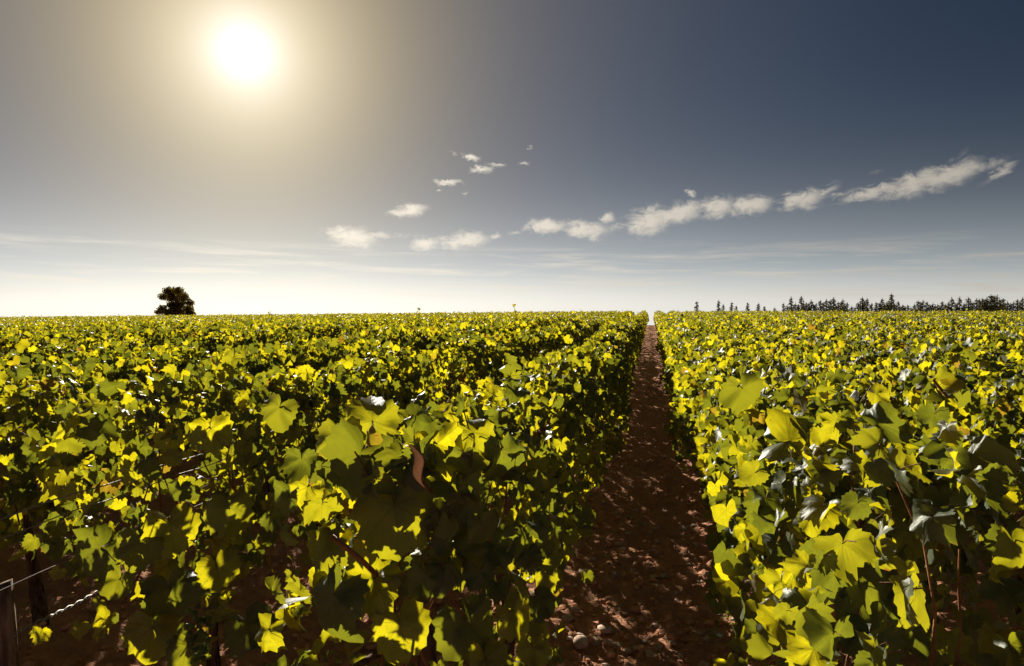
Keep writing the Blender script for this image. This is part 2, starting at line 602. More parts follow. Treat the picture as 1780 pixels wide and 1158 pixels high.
def leaf_template(nhalf, inner, seed, serrate=0.05, petiole=False):
    """One leaf: base at the origin, tip along +x, upper side +z. Returns verts, tris, uv, material index."""
    rg = np.random.default_rng(seed)
    th = np.linspace(0, 172, nhalf)
    r = np.interp(th, PA, PR)
    lob = rg.uniform(0.6, 1.25)
    r = r + (lob - 1) * 0.10 * np.cos(np.radians(th) * 6.6)
    zig = np.where(np.arange(nhalf) % 2 == 0, 1 + serrate, 1 - serrate)
    zig[0] = 1.06
    ang, rad = [], []
    for sgn in (-1, 1):
        jit = rg.normal(0, 0.035, nhalf)
        rr = r * zig * (1 + jit)
        if sgn < 0:
            ang += list(-th[:0:-1])
            rad += list(rr[:0:-1])
        else:
            ang += list(th)
            rad += list(rr)
    ang = np.radians(np.array(ang))
    rad = np.array(rad)
    n = len(ang)
    rings = [0.38, 0.72, 1.0] if inner else [1.0]
    X, Y = [0.0], [0.0]
    for f in rings:
        X += list(np.cos(ang) * rad * f)
        Y += list(np.sin(ang) * rad * f)
    X, Y = np.array(X), np.array(Y)
    fold = rg.uniform(-0.05, 0.50)
    droop = rg.uniform(0.05, 0.50)
    cup = rg.uniform(-0.50, 0.15)
    ph1, ph2 = rg.uniform(0, 6.28, 2)
    rr = np.hypot(X, Y)
    an = np.arctan2(Y, X)
    Z = fold * np.abs(Y) - droop * np.clip(X, 0, None) ** 2 + cup * rr ** 2 * 0.6 + rr ** 2 * (0.19 * np.sin(3 * an + ph1) + 0.10 * np.sin(5 * an + ph2))
    Z += (0.055 if inner else 0.0) * (np.sin(7 * X + ph1) * np.sin(6 * Y + ph2))
    Z += rg.uniform(-0.4, 0.4) * X * Y                      # twist
    V = np.stack([X, Y, Z], 1)
    T = []
    if inner:
        for i in range(n - 1):
            a_, b_ = 1 + i, 2 + i
            T += [(0, a_, b_), (a_, a_ + n, b_ + n), (a_, b_ + n, b_), (a_ + n, a_ + 2 * n, b_ + 2 * n), (a_ + n, b_ + 2 * n, b_ + n)]
    else:
        for i in range(n - 1):
            T.append((0, 1 + i, 2 + i))
    UV = np.stack([X, Y], 1)
    MI = [0] * len(T)
    if petiole:
        k = rg.uniform(0.5, 0.9)
        side = rg.uniform(-0.25, 0.25)
        pts = np.array([(0.02, 0, 0.0), (-0.35 * k, side * 0.3, -0.18 * k), (-0.75 * k, side, -0.62 * k)])
        pv, pt = tube_np(pts, [0.022, 0.017, 0.02], 4, False)
        T += [tuple(t) for t in (pt + len(V))]
        MI += [1] * len(pt)
        V = np.concatenate([V, pv])
        UV = np.concatenate([UV, np.full((len(pv), 2), 3.0)])
    return V, np.array(T), UV, np.array(MI)


HI = [leaf_template(19, True, 100 + i, 0.055, True) for i in range(12)]
MID = [leaf_template(11, False, 200 + i, 0.035) for i in range(8)]
FAR = [leaf_template(4, False, 300 + i, 0.0) for i in range(6)]
FAR_SMALL = [leaf_template(3, False, 340 + i, 0.0) for i in range(6)]
HI_MESH = [mesh_np('leaf', v, t, [M_LEAF, M_CANE], None, u, mi) for v, t, u, mi in HI]


def norm(v):
    return v / (np.linalg.norm(v, axis=-1, keepdims=True) + 1e-9)


def foliage_points(n, rg, length=0.98, top=1.18, bottom=0.40, width=0.26, tops=0.24, size=(0.024, 0.048), upright=(-0.15, 0.75), heart=0, heart_size=(0.06, 0.08), shoots=0):
    """Where the leaves of one vine sit: position, tip direction, upper normal, size. x across the row, y along it."""
    nt = int(n * tops)
    ns = n - nt
    y = rg.uniform(-length * 0.56, length * 0.56, n)
    # sides
    side = np.where(rg.random(ns) < 0.5, -1.0, 1.0)
    zs = bottom + (top - bottom) * rg.beta(1.5, 1.15, ns)
    rel = (zs - bottom) / (top - bottom)
    w = width * np.interp(rel, [0, 0.3, 0.6, 1.0], [0.85, 1.10, 0.98, 0.62]) * (0.85 + 0.3 * vnoise(y[:ns] * 4 + side * 9, zs * 5, int(rg.integers(99))))
    depth = 1 - 0.62 * rg.random(ns) ** 1.7
    xs = side * w * depth
    Ns = np.stack([side * rg.uniform(-0.1, 1.0, ns), rg.normal(0, 0.85, ns), rg.uniform(-0.15, 0.65, ns)], 1)
    Ts = np.stack([side * rg.uniform(-0.15, 0.45, ns), rg.normal(0, 0.45, ns), -np.ones(ns)], 1)
    # top
    xt = np.clip(rg.normal(0, width * 0.42, nt), -width * 0.85, width * 0.85)
    zt = top + 0.02 - 0.5 * xt ** 2 / width + rg.normal(0, 0.035, nt) - 0.06 * rg.random(nt)
    zt += 0.10 * (vnoise(y[ns:] * 3.1, xt * 3, int(rg.integers(99))) - 0.4)
    Nt = np.stack([rg.normal(0, 0.55, nt), rg.normal(0, 0.55, nt), rg.uniform(*upright, nt)], 1)
    Tt = np.stack([rg.normal(0, 1, nt), rg.normal(0, 1, nt), rg.uniform(-0.9, 0.25, nt)], 1)
    P = np.concatenate([np.stack([xs, y[:ns], zs], 1), np.stack([xt, y[ns:], zt], 1)])
    Nn = norm(np.concatenate([Ns, Nt]))
    T = np.concatenate([Ts, Tt])
    T = norm(T - Nn * np.sum(T * Nn, 1, keepdims=True))
    S = rg.uniform(size[0], size[1], n) * np.where(rg.random(n) < 0.15, 0.7, 1.0)
    for _ in range(shoots):                          # a shoot standing above the trimmed top
        m = int(rg.integers(4, 8))
        x0, y0, hh = rg.normal(0, 0.06), rg.uniform(-length * 0.45, length * 0.45), rg.uniform(0.07, 0.19)
        Pq = np.stack([x0 + rg.normal(0, 0.025, m), y0 + rg.normal(0, 0.03, m), top + hh * rg.random(m)], 1)
        Nq = norm(rg.normal(size=(m, 3)))
        Tq = rg.normal(size=(m, 3))
        Tq = norm(Tq - Nq * np.sum(Tq * Nq, 1, keepdims=True))
        P, Nn, T, S = np.concatenate([P, Pq]), np.concatenate([Nn, Nq]), np.concatenate([T, Tq]), np.concatenate([S, rg.uniform(size[0] * 0.7, size[1] * 0.9, m)])
    if heart:                                        # larger leaves added inside the hedge to stop light passing through
        h = heart
        Ph = np.stack([rg.normal(0, width * 0.22, h), rg.uniform(-length * 0.55, length * 0.55, h), rg.uniform(bottom + 0.06, top - 0.07, h)], 1)
        Nh = norm(np.stack([rg.choice((-1.0, 1.0), h), rg.normal(0, 0.45, h), rg.normal(0.1, 0.3, h)], 1))
        Th = np.stack([rg.normal(0, 0.2, h), rg.normal(0, 0.4, h), -np.ones(h)], 1)
        Th = norm(Th - Nh * np.sum(Th * Nh, 1, keepdims=True))
        P, Nn, T, S = np.concatenate([P, Ph]), np.concatenate([Nn, Nh]), np.concatenate([T, Th]), np.concatenate([S, rg.uniform(*heart_size, h)])
    return P, T, Nn, S


def build_leaves(P, T, Nn, S, templates, rg):
    """Arrays of one joined leaf mesh."""
    which = rg.integers(0, len(templates), len(P))
    B = np.cross(Nn, T)
    vs_, ts, rs, us, off = [], [], [], [], 0
    for k, (v, t, u, mi) in enumerate(templates):
        sel = np.where(which == k)[0]
        if not len(sel):
            continue
        m = len(v)
        loc = v[None, :, :] * S[sel, None, None]
        w = P[sel, None, :] + loc[..., 0:1] * T[sel, None, :] + loc[..., 1:2] * B[sel, None, :] + loc[..., 2:3] * Nn[sel, None, :]
        vs_.append(w.reshape(-1, 3))
        ts.append((t[None] + (np.arange(len(sel)) * m)[:, None, None] + off).reshape(-1, 3))
        rs.append(np.repeat(rg.random(len(sel)), m))
        us.append(np.tile(u, (len(sel), 1)))
        off += len(sel) * m
    return np.concatenate(vs_), np.concatenate(ts), np.concatenate(rs), np.concatenate(us)


def trunk_np(rg, height=0.46):
    n = 9
    t = np.linspace(0, 1, n)
    lean = rg.normal(0, 0.05, 2)
    pts = np.stack([lean[0] * t + 0.02 * np.sin(t * 5 + rg.uniform(0, 6)), lean[1] * t + 0.03 * np.sin(t * 4 + rg.uniform(0, 6)), -0.06 + (height + 0.06) * t], 1)
    rad = 0.030 - 0.012 * t + 0.006 * rg.random(n)
    rad[-1] *= 1.25
    v, tr = tube_np(pts, rad, 8)
    v += rg.normal(0, 0.0022, v.shape)
    # one bent arm along the wire
    s = 1 if rg.random() < 0.5 else -1
    q = np.linspace(0, 1, 7)
    p0 = pts[-1]
    arm = np.stack([p0[0] + 0.02 * np.sin(q * 5), p0[1] + s * 0.42 * q, p0[2] - 0.02 + 0.10 * np.sin(q * 1.6)], 1)
    v2, t2 = tube_np(arm, 0.012 - 0.005 * q, 6)
    return join_np([(v, tr), (v2, t2)])


def shoot_np(rg, y0, seg=5, top=None):
    top = top or rg.uniform(0.95, 1.20)
    k = np.linspace(0, 1, 7)
    lx, ly = rg.normal(0, 0.09), rg.normal(0, 0.12)
    ph = rg.uniform(0, 6)
    pts = np.stack([lx * k ** 1.5 + 0.03 * np.sin(k * 7 + ph), y0 + ly * k + 0.035 * np.sin(k * 6 + ph), 0.5 + (top - 0.5) * k], 1)
    return tube_np(pts, 0.0040 - 0.0022 * k, seg, False)


ORD = ['zeroth', 'first', 'second', 'third', 'fourth', 'fifth', 'sixth', 'seventh', 'eighth', 'ninth', 'tenth', 'eleventh', 'twelfth', 'thirteenth', 'fourteenth',
       'fifteenth', 'sixteenth', 'seventeenth', 'eighteenth', 'nineteenth', 'twentieth']
ORD += ['twenty-' + w for w in ORD[1:10]] + ['thirtieth'] + ['thirty-' + w for w in ORD[1:10]] + ['fortieth'] + ['forty-' + w for w in ORD[1:10]] + ['fiftieth'] + ['fifty-' + w for w in ORD[1:10]]

# variants shared by the vines of the middle distance
variants = []
for k in range(14):
    rg = np.random.default_rng(500 + k)
    P, T, Nn, S = foliage_points(620, rg, top=rg.uniform(1.03, 1.10), bottom=0.34, width=rg.uniform(0.25, 0.31), heart=60 if k > 4 else 8, upright=(-0.1, 0.9), shoots=(0, 2, 1, 3)[k % 4])
    v, t, r, u = build_leaves(P, T, Nn, S, MID, rg)
    fol = mesh_np('foliage', v, t, [M_LEAF_FAR], r, u)
    tv, tt = trunk_np(rg)
    tr = mesh_np('trunk', tv, tt, [M_TRUNK])
    cv, ct = join_np([shoot_np(rg, yy, 3) for yy in np.linspace(-0.4, 0.4, 6)])
    cn = mesh_np('canes', cv, ct, [M_CANE])
    variants.append((fol, tr, cn))

# every vine of the field
PLANT_GAP = 0.92
START = {-1: 1.72, -2: 2.28, 1: 1.62, 2: 2.6}
spots = []
for i in list(range(-62, 0)) + list(range(1, 30)):
    X = row_x(i)
    y0 = START.get(i)
    if y0 is None:
        y0 = 1.6 + 0.5 * random.random()
    yy = y0
    k = 0
    while yy < 66:
        k += 1
        jx = random.gauss(0, 0.03)
        if (i == -3 and 2.75 < yy < 4.20) or (i == -2 and 4.15 < yy < 5.07):      # vines missing from the rows: the sun reaches the soil
            yy += PLANT_GAP
            continue
        px, py, dep = project((X, yy, 1.0))
        pxl, _, dl = project((X, yy + 0.5, 1.0))
        if dep > 0.4 and (-160 < px < 1780 + 160):
            spots.append((math.hypot(X, yy), i, k, X + jx, yy))
        elif dep > 0.4 and dep < 4.5 and -700 < px < 2500:
            spots.append((math.hypot(X, yy), i, k, X + jx, yy))
        yy += PLANT_GAP * random.uniform(0.94, 1.06)
spots.sort()

NEAR_LEAF = 4.4        # vines nearer than this are built leaf by leaf
N_SINGLE = 300


def vine_label(i, k, first_seen):
    side = 'right' if i > 0 else 'left'
    n = abs(i)
    n_ = first_seen
    if n == 1:
        return f'leafy grape vine, {ORD[n_]} from the front in the row just {side} of the path'
    return f'leafy grape vine, {ORD[n_]} from the front in the {ORD[n]} row {side} of the path'


SPECIAL = {
    (-1, 1): 'big bushy vine with a hanging dried leaf, near end of the row left of path',
    (1, 1): 'big vine with large bright leaves, near end of the row right of path',
    (-2, 1): 'vine beside the bare wires and grey post, near end of second row left',
}


def shows(sp):
    px, py, dep = project((sp[3], sp[4], 0.9))
    m = 0.3 * FPX / dep
    return dep > 0.5 and -m < px < 1780 + m


beside = [sp for sp in spots if not shows(sp)]
spots = [sp for sp in spots if shows(sp)]
singles = spots[:N_SINGLE]
near_vines, order = {}, {}
for sp in sorted(singles, key=lambda q: (q[1], q[4])):
    order[sp[1]] = order.get(sp[1], 0) + 1
    near_vines[(sp[1], sp[2])] = order[sp[1]]
vine_roots = {}

n_leaf_objects = 0
leaf_mats = []
for (dist, i, k, X, Y) in singles:
    zg = gz(X, Y) - 0.01
    px, py, dep = project((X, Y, 0.9))
    lab = SPECIAL.get((i, k)) or vine_label(i, k, near_vines[(i, k)])
    rg = np.random.default_rng(abs(i) * 1000 + k * 7 + (500000 if i > 0 else 0))
    if dist < NEAR_LEAF:
        root = empty('grape_vine', (X, Y, zg))
        tag(root, lab, 'grape vine', 'grape vines of the field')
        vine_roots[(i, k)] = root
        tv, tt = trunk_np(rg, 0.62 if (i, k) in SPECIAL else 0.5)
        link('trunk', mesh_np('trunk', tv, tt, [M_TRUNK]), root)
        for yy in np.linspace(-0.4, 0.4, 7):
            sv, st = shoot_np(rg, yy + rg.normal(0, 0.04))
            link('cane', mesh_np('cane', sv, st, [M_CANE]), root)
        hero = (i, k) in SPECIAL
        big = 1.06 if hero else 1.0
        P, T, Nn, S = foliage_points(440 if hero else (500 if i in (-1, -2) else 600), rg, top=1.14 if hero else 1.07, bottom=0.34 if hero else 0.42, width=0.27, size=(0.024 * big, 0.049 * big), length=0.95, heart=0 if hero or i in (-1, -2) else 40)
        eye = np.array([-X, -Y, EYE - zg])
        rank = np.argsort(np.linalg.norm(P - eye, axis=1) - 0.35 * (P[:, 2] > 1.0) - 3.0 * S)
        n_one = 260 if hero else 300
        single, rest_ = rank[:n_one], rank[n_one:]
        B = np.cross(Nn, T)
        for q in single:
            o = bpy.data.objects.new('leaf', HI_MESH[int(rg.integers(len(HI_MESH)))])
            COL.objects.link(o)
            o.parent = root
            s, sb, sn = S[q], S[q] * rg.uniform(0.82, 1.1), S[q] * rg.uniform(0.8, 2.3)
            o.matrix_basis = Matrix(((T[q][0] * s, B[q][0] * sb, Nn[q][0] * sn, P[q][0]), (T[q][1] * s, B[q][1] * sb, Nn[q][1] * sn, P[q][1]),
                                     (T[q][2] * s, B[q][2] * sb, Nn[q][2] * sn, P[q][2]), (0, 0, 0, 1)))
            n_leaf_objects += 1
        v, t, r, u = build_leaves(P[rest_], T[rest_], Nn[rest_], S[rest_], MID, rg)
        tag(link('foliage', mesh_np('foliage', v, t, [M_LEAF], r, u), root), kind='stuff')
    else:
        fol, tr, cn = variants[int(rg.integers(5)) if i in (-1, -2) else int(rg.integers(5, len(variants)))]
        root = empty('grape_vine', (X, Y, zg), math.pi if rg.random() < 0.5 else 0.0, (rg.uniform(0.92, 1.1), rg.choice((-1, 1)) * rg.uniform(0.95, 1.05), rg.uniform(0.95, 1.07)))
        tag(root, lab, 'grape vine', 'grape vines of the field')
        link('foliage', fol, root)
        link('trunk', tr, root)
        link('canes', cn, root)

# the rest of the field, too far off to count
rest = spots[N_SINGLE:] + beside
bins = ([], [])
tubes = []
for (dist, i, k, X, Y) in rest:
    n = 240 if dist < 26 else (160 if dist < 40 else 105)
    big = 1.0 if dist < 26 else (1.16 if dist < 40 else 1.4)
    low_ = 0.32 if abs(i) < 4 else 0.62
    weak = rng.random() < 0.07
    if weak:
        n = int(n * 0.55)
    P, T, Nn, S = foliage_points(n, rng, top=rng.uniform(1.0, 1.09) - (0.14 if weak else 0.0), bottom=low_, shoots=int(rng.integers(0, 3)) if rng.random() < 0.35 else 0, tops=0.40, size=(0.030 * big, 0.054 * big), upright=(0.25, 1.1), heart=34 if dist < 40 else 20, heart_size=(0.09, 0.12))
    P[:, 0] += X
    P[:, 1] += Y
    P[:, 2] += terrain(P[:, 0], P[:, 1])
    bins[0 if dist < 26 else 1].append((P, T, Nn, S))
    if dist < 34 and abs(i) < 3:
        tv, tt = tube_np([(X, Y, -0.05), (X + .02, Y, .25), (X, Y + .02, .5)], 0.024, 4, False)
        tubes.append((tv, tt))
got = [build_leaves(*(np.concatenate(q) for q in zip(*b)), tpl, rng) for b, tpl in zip(bins, (FAR, FAR_SMALL))]
t = np.concatenate([got[0][1], got[1][1] + len(got[0][0])])
v, r, u = (np.concatenate([got[0][k], got[1][k]]) for k in (0, 2, 3))
far_v = link('far_vines', mesh_np('far_vines', v, t, [M_LEAF_FAR], r, u))
tag(far_v, 'far rows of vines merging into one green field up to the crest', 'vines', kind='stuff')
if tubes:
    tv, tt = join_np(tubes)
    o = link('far_vine_trunks', mesh_np('far_vine_trunks', tv, tt, [M_TRUNK]))
    tag(o, 'dark trunks of the far vines along the path', 'vine trunks', kind='stuff')
print('VINES', len(spots), 'single', len(singles), 'leaf objects', n_leaf_objects, 'far tris', len(t), 'ground tris', len(gt))

# ------------------------------------------------------------------ the large leaves that stand out on the end vines
CX, CY = CR @ Vector((1, 0, 0)), CR @ Vector((0, 1, 0))


def big_leaf(vine, px, py, wpx, depth, tip, lean_x, lean_y, variant):
    """A single large leaf: tip = direction of its tip in degrees from straight down, lean = how its face turns from the viewer."""
    root = vine_roots[vine]
    P = at_depth(px, py, depth)
    S = wpx * depth / FPX / 1.62
    Nn = (-ray(px, py).normalized() + CX * lean_x + CY * lean_y).normalized()
    T = -CY * math.cos(R(tip)) + CX * math.sin(R(tip))
    T = (T - Nn * T.dot(Nn)).normalized()
    P = P - T * S * 0.35
    B = Nn.cross(T)
    o = bpy.data.objects.new('leaf', HI_MESH[variant % len(HI_MESH)])
    COL.objects.link(o)
    o.parent = root
    L = P - Vector(root.location)
    C = S * (1.5 + 0.12 * (variant % 5))            # strongly cupped
    o.matrix_basis = Matrix(((T.x * S, B.x * S, Nn.x * C, L.x), (T.y * S, B.y * S, Nn.y * C, L.y), (T.z * S, B.z * S, Nn.z * C, L.z), (0, 0, 0, 1)))
    return o


LV = (-1, 1)
for a in [(648, 712, 92, 1.62, 175, 0.1, 0.2, 0), (592, 772, 84, 1.58, 10, -0.2, 0.1, 1), (690, 908, 140, 1.32, 5, 0.1, 0.3, 2), (618, 815, 128, 1.42, -15, -0.2, 0.2, 3),
          (768, 790, 100, 1.45, 20, 0.2, 0.3, 4), (832, 765, 76, 1.52, 30, 0.4, 0.5, 5), (876, 800, 84, 1.50, 5, 0.9, 0.1, 6), (805, 885, 118, 1.38, 15, 0.3, 0.2, 7),
          (570, 1060, 124, 1.25, -8, -0.7, 0.1, 8), (740, 1015, 62, 1.30, 0, 0.1, 0.2, 9), (640, 1025, 104, 1.30, -20, -0.2, 0.3, 10), (868, 965, 72, 1.40, 25, 0.6, 0.3, 11),
          (905, 1072, 82, 1.40, 40, 0.6, 0.8, 0), (800, 985, 96, 1.34, 10, 0.2, 0.1, 1), (560, 960, 70, 1.42, -30, -0.3, 0.4, 2), (700, 1105, 100, 1.30, 12, 0.0, 0.2, 3),
          (820, 1100, 110, 1.30, 20, 0.2, 0.3, 4), (925, 940, 66, 1.52, 10, 0.5, 0.4, 5), (530, 860, 66, 1.60, -10, -0.3, 0.2, 6), (735, 725, 60, 1.60, 80, 0.0, 0.9, 7),
          (480, 720, 62, 1.75, -20, -0.2, 0.2, 8), (930, 1140, 60, 1.45, 10, 0.2, 0.2, 9)]:
    big_leaf(LV, *a)
RV = (1, 1)
for a in [(1296, 690, 74, 2.30, 15, 0.5, 0.1, 0), (1402, 772, 128, 1.72, 60, 0.1, 0.9, 2), (1484, 838, 118, 1.66, 0, 0.1, 0.2, 3), (1432, 905, 100, 1.62, -10, -0.4, 0.1, 4),
          (1462, 892, 84, 1.68, -60, -0.2, 0.2, 1), (1360, 760, 80, 1.80, -20, -0.7, 0.1, 5), (1505, 960, 120, 1.50, 5, 0.1, 0.2, 6), (1610, 1040, 110, 1.25, 15, 1.0, 0.5, 7),
          (1392, 1062, 92, 1.40, 0, -0.7, 0.1, 8), (1440, 985, 64, 1.45, -20, -0.2, 0.3, 9), (1500, 1015, 96, 1.38, 30, 0.2, 0.6, 10), (1455, 1085, 72, 1.34, -80, 0.0, 0.3, 11),
          (1560, 1080, 100, 1.36, 10, 0.1, 0.3, 0), (1430, 1140, 90, 1.30, 30, 0.2, 1.0, 1), (1515, 1125, 100, 1.28, 15, -0.3, 0.2, 2), (1350, 1100, 80, 1.45, -5, -0.8, 0.2, 3),
          (1560, 830, 80, 1.75, 10, 0.3, 0.4, 4), (1330, 880, 66, 1.75, 0, -0.9, 0.1, 5), (1590, 940, 80, 1.45, 15, 0.3, 0.1, 6), (1345, 960, 66, 1.65, -15, -0.7, 0.2, 7)]:
    big_leaf(RV, *a)
BV = (-2, 1)
for a in [(175, 740, 64, 2.1, 100, -0.1, 0.5, 0), (120, 770, 50, 2.2, 20, -0.2, 0.1, 1), (160, 965, 84, 1.95, -40, -0.3, 0.2, 2), (300, 930, 90, 1.95, 10, 0.1, 0.2, 3), (370, 760, 70, 2.1, 10, 0.1, 0.2, 4),
          (240, 960, 76, 1.9, -10, 0.0, 0.2, 5), (300, 1040, 90, 1.85, 10, 0.1, 0.3, 6), (400, 900, 80, 1.95, 0, 0.1, 0.2, 7), (260, 1110, 84, 1.8, -10, 0.0, 0.2, 8), (440, 1100, 84, 1.85, 20, 0.2, 0.5, 9),
          (380, 1000, 70, 1.9, 10, 0.2, 0.1, 10), (200, 1020, 60, 1.95, -20, -0.2, 0.2, 11), (330, 1140, 70, 1.82, 0, 0.1, 0.2, 0)]:
    big_leaf(BV, *a)


# the dried leaf that hangs curled on the big vine
def dried_leaf():
    k = np.linspace(0, 1, 12)
    root = vine_roots[LV]
    A = at_depth(712, 772, 1.20)
    Bp = at_depth(746, 858, 1.22)
    ax = np.array(Bp - A)
    rt = np.array(CX)
    tow = np.array(-ray(720, 800).normalized())
    half = 0.010 * np.sin(np.pi * np.clip(k * 0.93 + 0.05, 0, 1)) ** 0.8 + 0.002
    vs_, ts = [], []
    for q, kk in enumerate(k):
        c = np.array(A) + ax * kk + rt * 0.008 * math.sin(kk * 7) + tow * 0.006 * math.sin(kk * 5)
        for m in range(5):
            t = (m - 2) / 2 * 1.9 + kk * 1.4
            vs_.append(c + rt * half[q] * math.sin(t) * 0.8 + tow * half[q] * math.cos(t) * 0.8)
    for q in range(11):
        for m in range(4):
            a0 = q * 5 + m
            ts += [(a0, a0 + 1, a0 + 6), (a0, a0 + 6, a0 + 5)]
    v = np.array(vs_) - np.array(root.location)
    o = link('dried_leaf', mesh_np('dried_leaf', v, ts, [M_DRY]), root)
    o['label'] = 'curled dried brown leaf hanging from the vine'


dried_leaf()


def cane_between(vine, pts, r0=0.005, r1=0.003, name='cane'):
    root = vine_roots[vine]
    P = np.array([np.array(at_depth(*p)) for p in pts]) - np.array(root.location)
    v, t = tube_np(P, np.linspace(r0, r1, len(P)), 6)
    return link(name, mesh_np(name, v, t, [M_CANE]), root)


cane_between(LV, [(655, 1000, 1.30), (630, 975, 1.28), (605, 955, 1.27), (577, 932, 1.27)], 0.005, 0.0045)
cane_between(LV, [(645, 880, 1.36), (665, 862, 1.36), (690, 838, 1.37)], 0.004, 0.004)
cane_between(RV, [(1520, 900, 1.62), (1523, 850, 1.63), (1525, 800, 1.64), (1540, 735, 1.66)], 0.005, 0.004)
cane_between(RV, [(1440, 1010, 1.34), (1448, 1060, 1.33), (1455, 1100, 1.32)], 0.004, 0.003)


def grapes(vine, px, py, depth, n=46, length=0.13, width=0.045):
    """A hanging bunch: round berries joined into one part."""
    rg = np.random.default_rng(int(px))
    root = vine_roots[vine]
    top = np.array(at_depth(px, py, depth)) - np.array(root.location)
    bm = []
    for k in range(n):
        h = rg.random() ** 0.8
        w = width * (1 - 0.75 * h) * math.sqrt(rg.random())
        an = rg.uniform(0, 6.28)
        c = top + np.array([w * math.cos(an), w * math.sin(an), -length * h])
        r = rg.uniform(0.006, 0.0085)
        vv = []
        for i in range(5):
            ph = math.pi * i / 4
            for j in range(7):
                vv.append(c + r * np.array([math.sin(ph) * math.cos(j * 0.8976), math.sin(ph) * math.sin(j * 0.8976), math.cos(ph)]))
        tt = []
        for i in range(4):
            for j in range(7):
                p0, p1 = i * 7 + j, i * 7 + (j + 1) % 7
                tt += [(p0, p0 + 7, p1 + 7), (p0, p1 + 7, p1)]
        bm.append((np.array(vv), np.array(tt)))
    v, t = join_np(bm)
    o = link('grape_bunch', mesh_np('grape_bunch', v, t, [M_GRAPE]), root)
    o['kind'] = 'stuff'
    o['label'] = 'bunch of small green grapes'


grapes(BV, 345, 1062, 1.74)
grapes(LV, 785, 860, 1.50, 36)

# ------------------------------------------------------------------ post and wires of the second row left
XR2 = row_x(-2)
pb = at_x(26, 1130, XR2 - 0.02)
post_top = at_x(-6, 1012, XR2 - 0.02)
pr = empty('post', (pb.x, pb.y, gz(pb.x, pb.y) - 0.05))
tag(pr, 'weathered grey wooden end post leaning in the bottom corner beside the bare wires', 'post')


def post_mesh():
    rg = np.random.default_rng(3)
    n = 8
    hgt = post_top.z - pr.location.z - 0.05
    vs_, ts = [], []
    for i in range(n + 1):
        f = i / n
        for j in range(10):
            an = 2 * math.pi * j / 10
            rr = 0.030 * (1 + 0.06 * rg.normal()) * (0.93 if i == n else 1)
            vs_.append((-0.10 * f + rr * math.cos(an), 0.05 * f + rr * math.sin(an), hgt * f + (0.008 * rg.normal() if i == n else 0)))
    for i in range(n):
        for j in range(10):
            a0, a1 = i * 10 + j, i * 10 + (j + 1) % 10
            ts += [(a0, a1, a1 + 10), (a0, a1 + 10, a0 + 10)]
    c = len(vs_)
    vs_.append((-0.10, 0.05, hgt))
    for j in range(10):
        ts.append((c, n * 10 + j, n * 10 + (j + 1) % 10))
    return mesh_np('shaft', vs_, ts, [M_POST])


link('shaft', post_mesh(), pr)
# staple that holds the wire
sv, st = tube_np([(-0.03, -0.032, 0.66), (-0.035, -0.045, 0.67), (-0.04, -0.032, 0.68)], 0.003, 5)
link('staple', mesh_np('staple', sv, st, [M_WIRE]), pr)


def wire(z, y0, y1, r, sag, label, twist=False, x=0.0):
    n = 160
    k = np.linspace(0, 1, n)
    yy = y0 + (y1 - y0) * k
    zz = z + sag * np.sin(k * math.pi * 14) * 0.5
    parts = []
    for ph in ((0, math.pi) if twist else (0,)):
        am = 0.004 if twist else 0.0
        tw = yy * 95 + ph
        parts.append(tube_np(np.stack([XR2 + x + am * np.cos(tw), yy, zz + am * np.sin(tw)], 1), r, 5))
    v, t = join_np(parts)
    o = link('trellis_wire', mesh_np('trellis_wire', v, t, [M_WIRE]))
    tag(o, label, 'wire', 'trellis wires of the second row left')


wire(0.645, pb.y - 0.02, 3.2, 0.0022, 0.004, 'lowest twisted steel wire running from the grey post into the vines', True)
wire(0.757, 0.7, 3.6, 0.0012, 0.004, 'thin single wire above the twisted one, left of the vine', False, -0.05)
wire(0.925, 0.7, 3.6, 0.0018, 0.006, 'steel wire under the topmost one, above the grey post', False, 0.03)
wire(0.958, 0.7, 3.6, 0.0024, 0.006, 'topmost steel wire above the grey post, into the leaves', False, -0.02)


# ------------------------------------------------------------------ stones, clods and litter on the soil
def ico_verts(rg, rough=0.22):
    g = (1 + 5 ** 0.5) / 2
    v = np.array([(-1, g, 0), (1, g, 0), (-1, -g, 0), (1, -g, 0), (0, -1, g), (0, 1, g), (0, -1, -g), (0, 1, -g), (g, 0, -1), (g, 0, 1), (-g, 0, -1), (-g, 0, 1)], float)
    v /= np.linalg.norm(v[0])
    return v * (1 + rough * rg.normal(size=(12, 1)))


ICO = np.array([(0, 11, 5), (0, 5, 1), (0, 1, 7), (0, 7, 10), (0, 10, 11), (1, 5, 9), (5, 11, 4), (11, 10, 2), (10, 7, 6), (7, 1, 8), (3, 9, 4), (3, 4, 2), (3, 2, 6), (3, 6, 8), (3, 8, 9),
                (4, 9, 5), (2, 4, 11), (6, 2, 10), (8, 6, 7), (9, 8, 1)])


def scatter(n, rmin, rmax, xr, yr, seed, flat=0.65):
    rg = np.random.default_rng(seed)
    base = [ico_verts(rg) for _ in range(10)]
    x = rg.uniform(*xr, n)
    y = yr[0] + (yr[1] - yr[0]) * rg.random(n) ** 1.8
    z = soil(x, y)
    r = rmin + (rmax - rmin) * rg.random(n) ** 3
    vs_, ts = [], []
    for k in range(n):
        b = base[k % 10] * np.array([r[k] * rg.uniform(0.8, 1.4), r[k], r[k] * flat])
        an = rg.uniform(0, 6.28)
        c, s = math.cos(an), math.sin(an)
        b = np.stack([b[:, 0] * c - b[:, 1] * s, b[:, 0] * s + b[:, 1] * c, b[:, 2]], 1)
        vs_.append(b + np.array([x[k], y[k], z[k] + r[k] * 0.15]))
        ts.append(ICO + 12 * k)
    return np.concatenate(vs_), np.concatenate(ts)


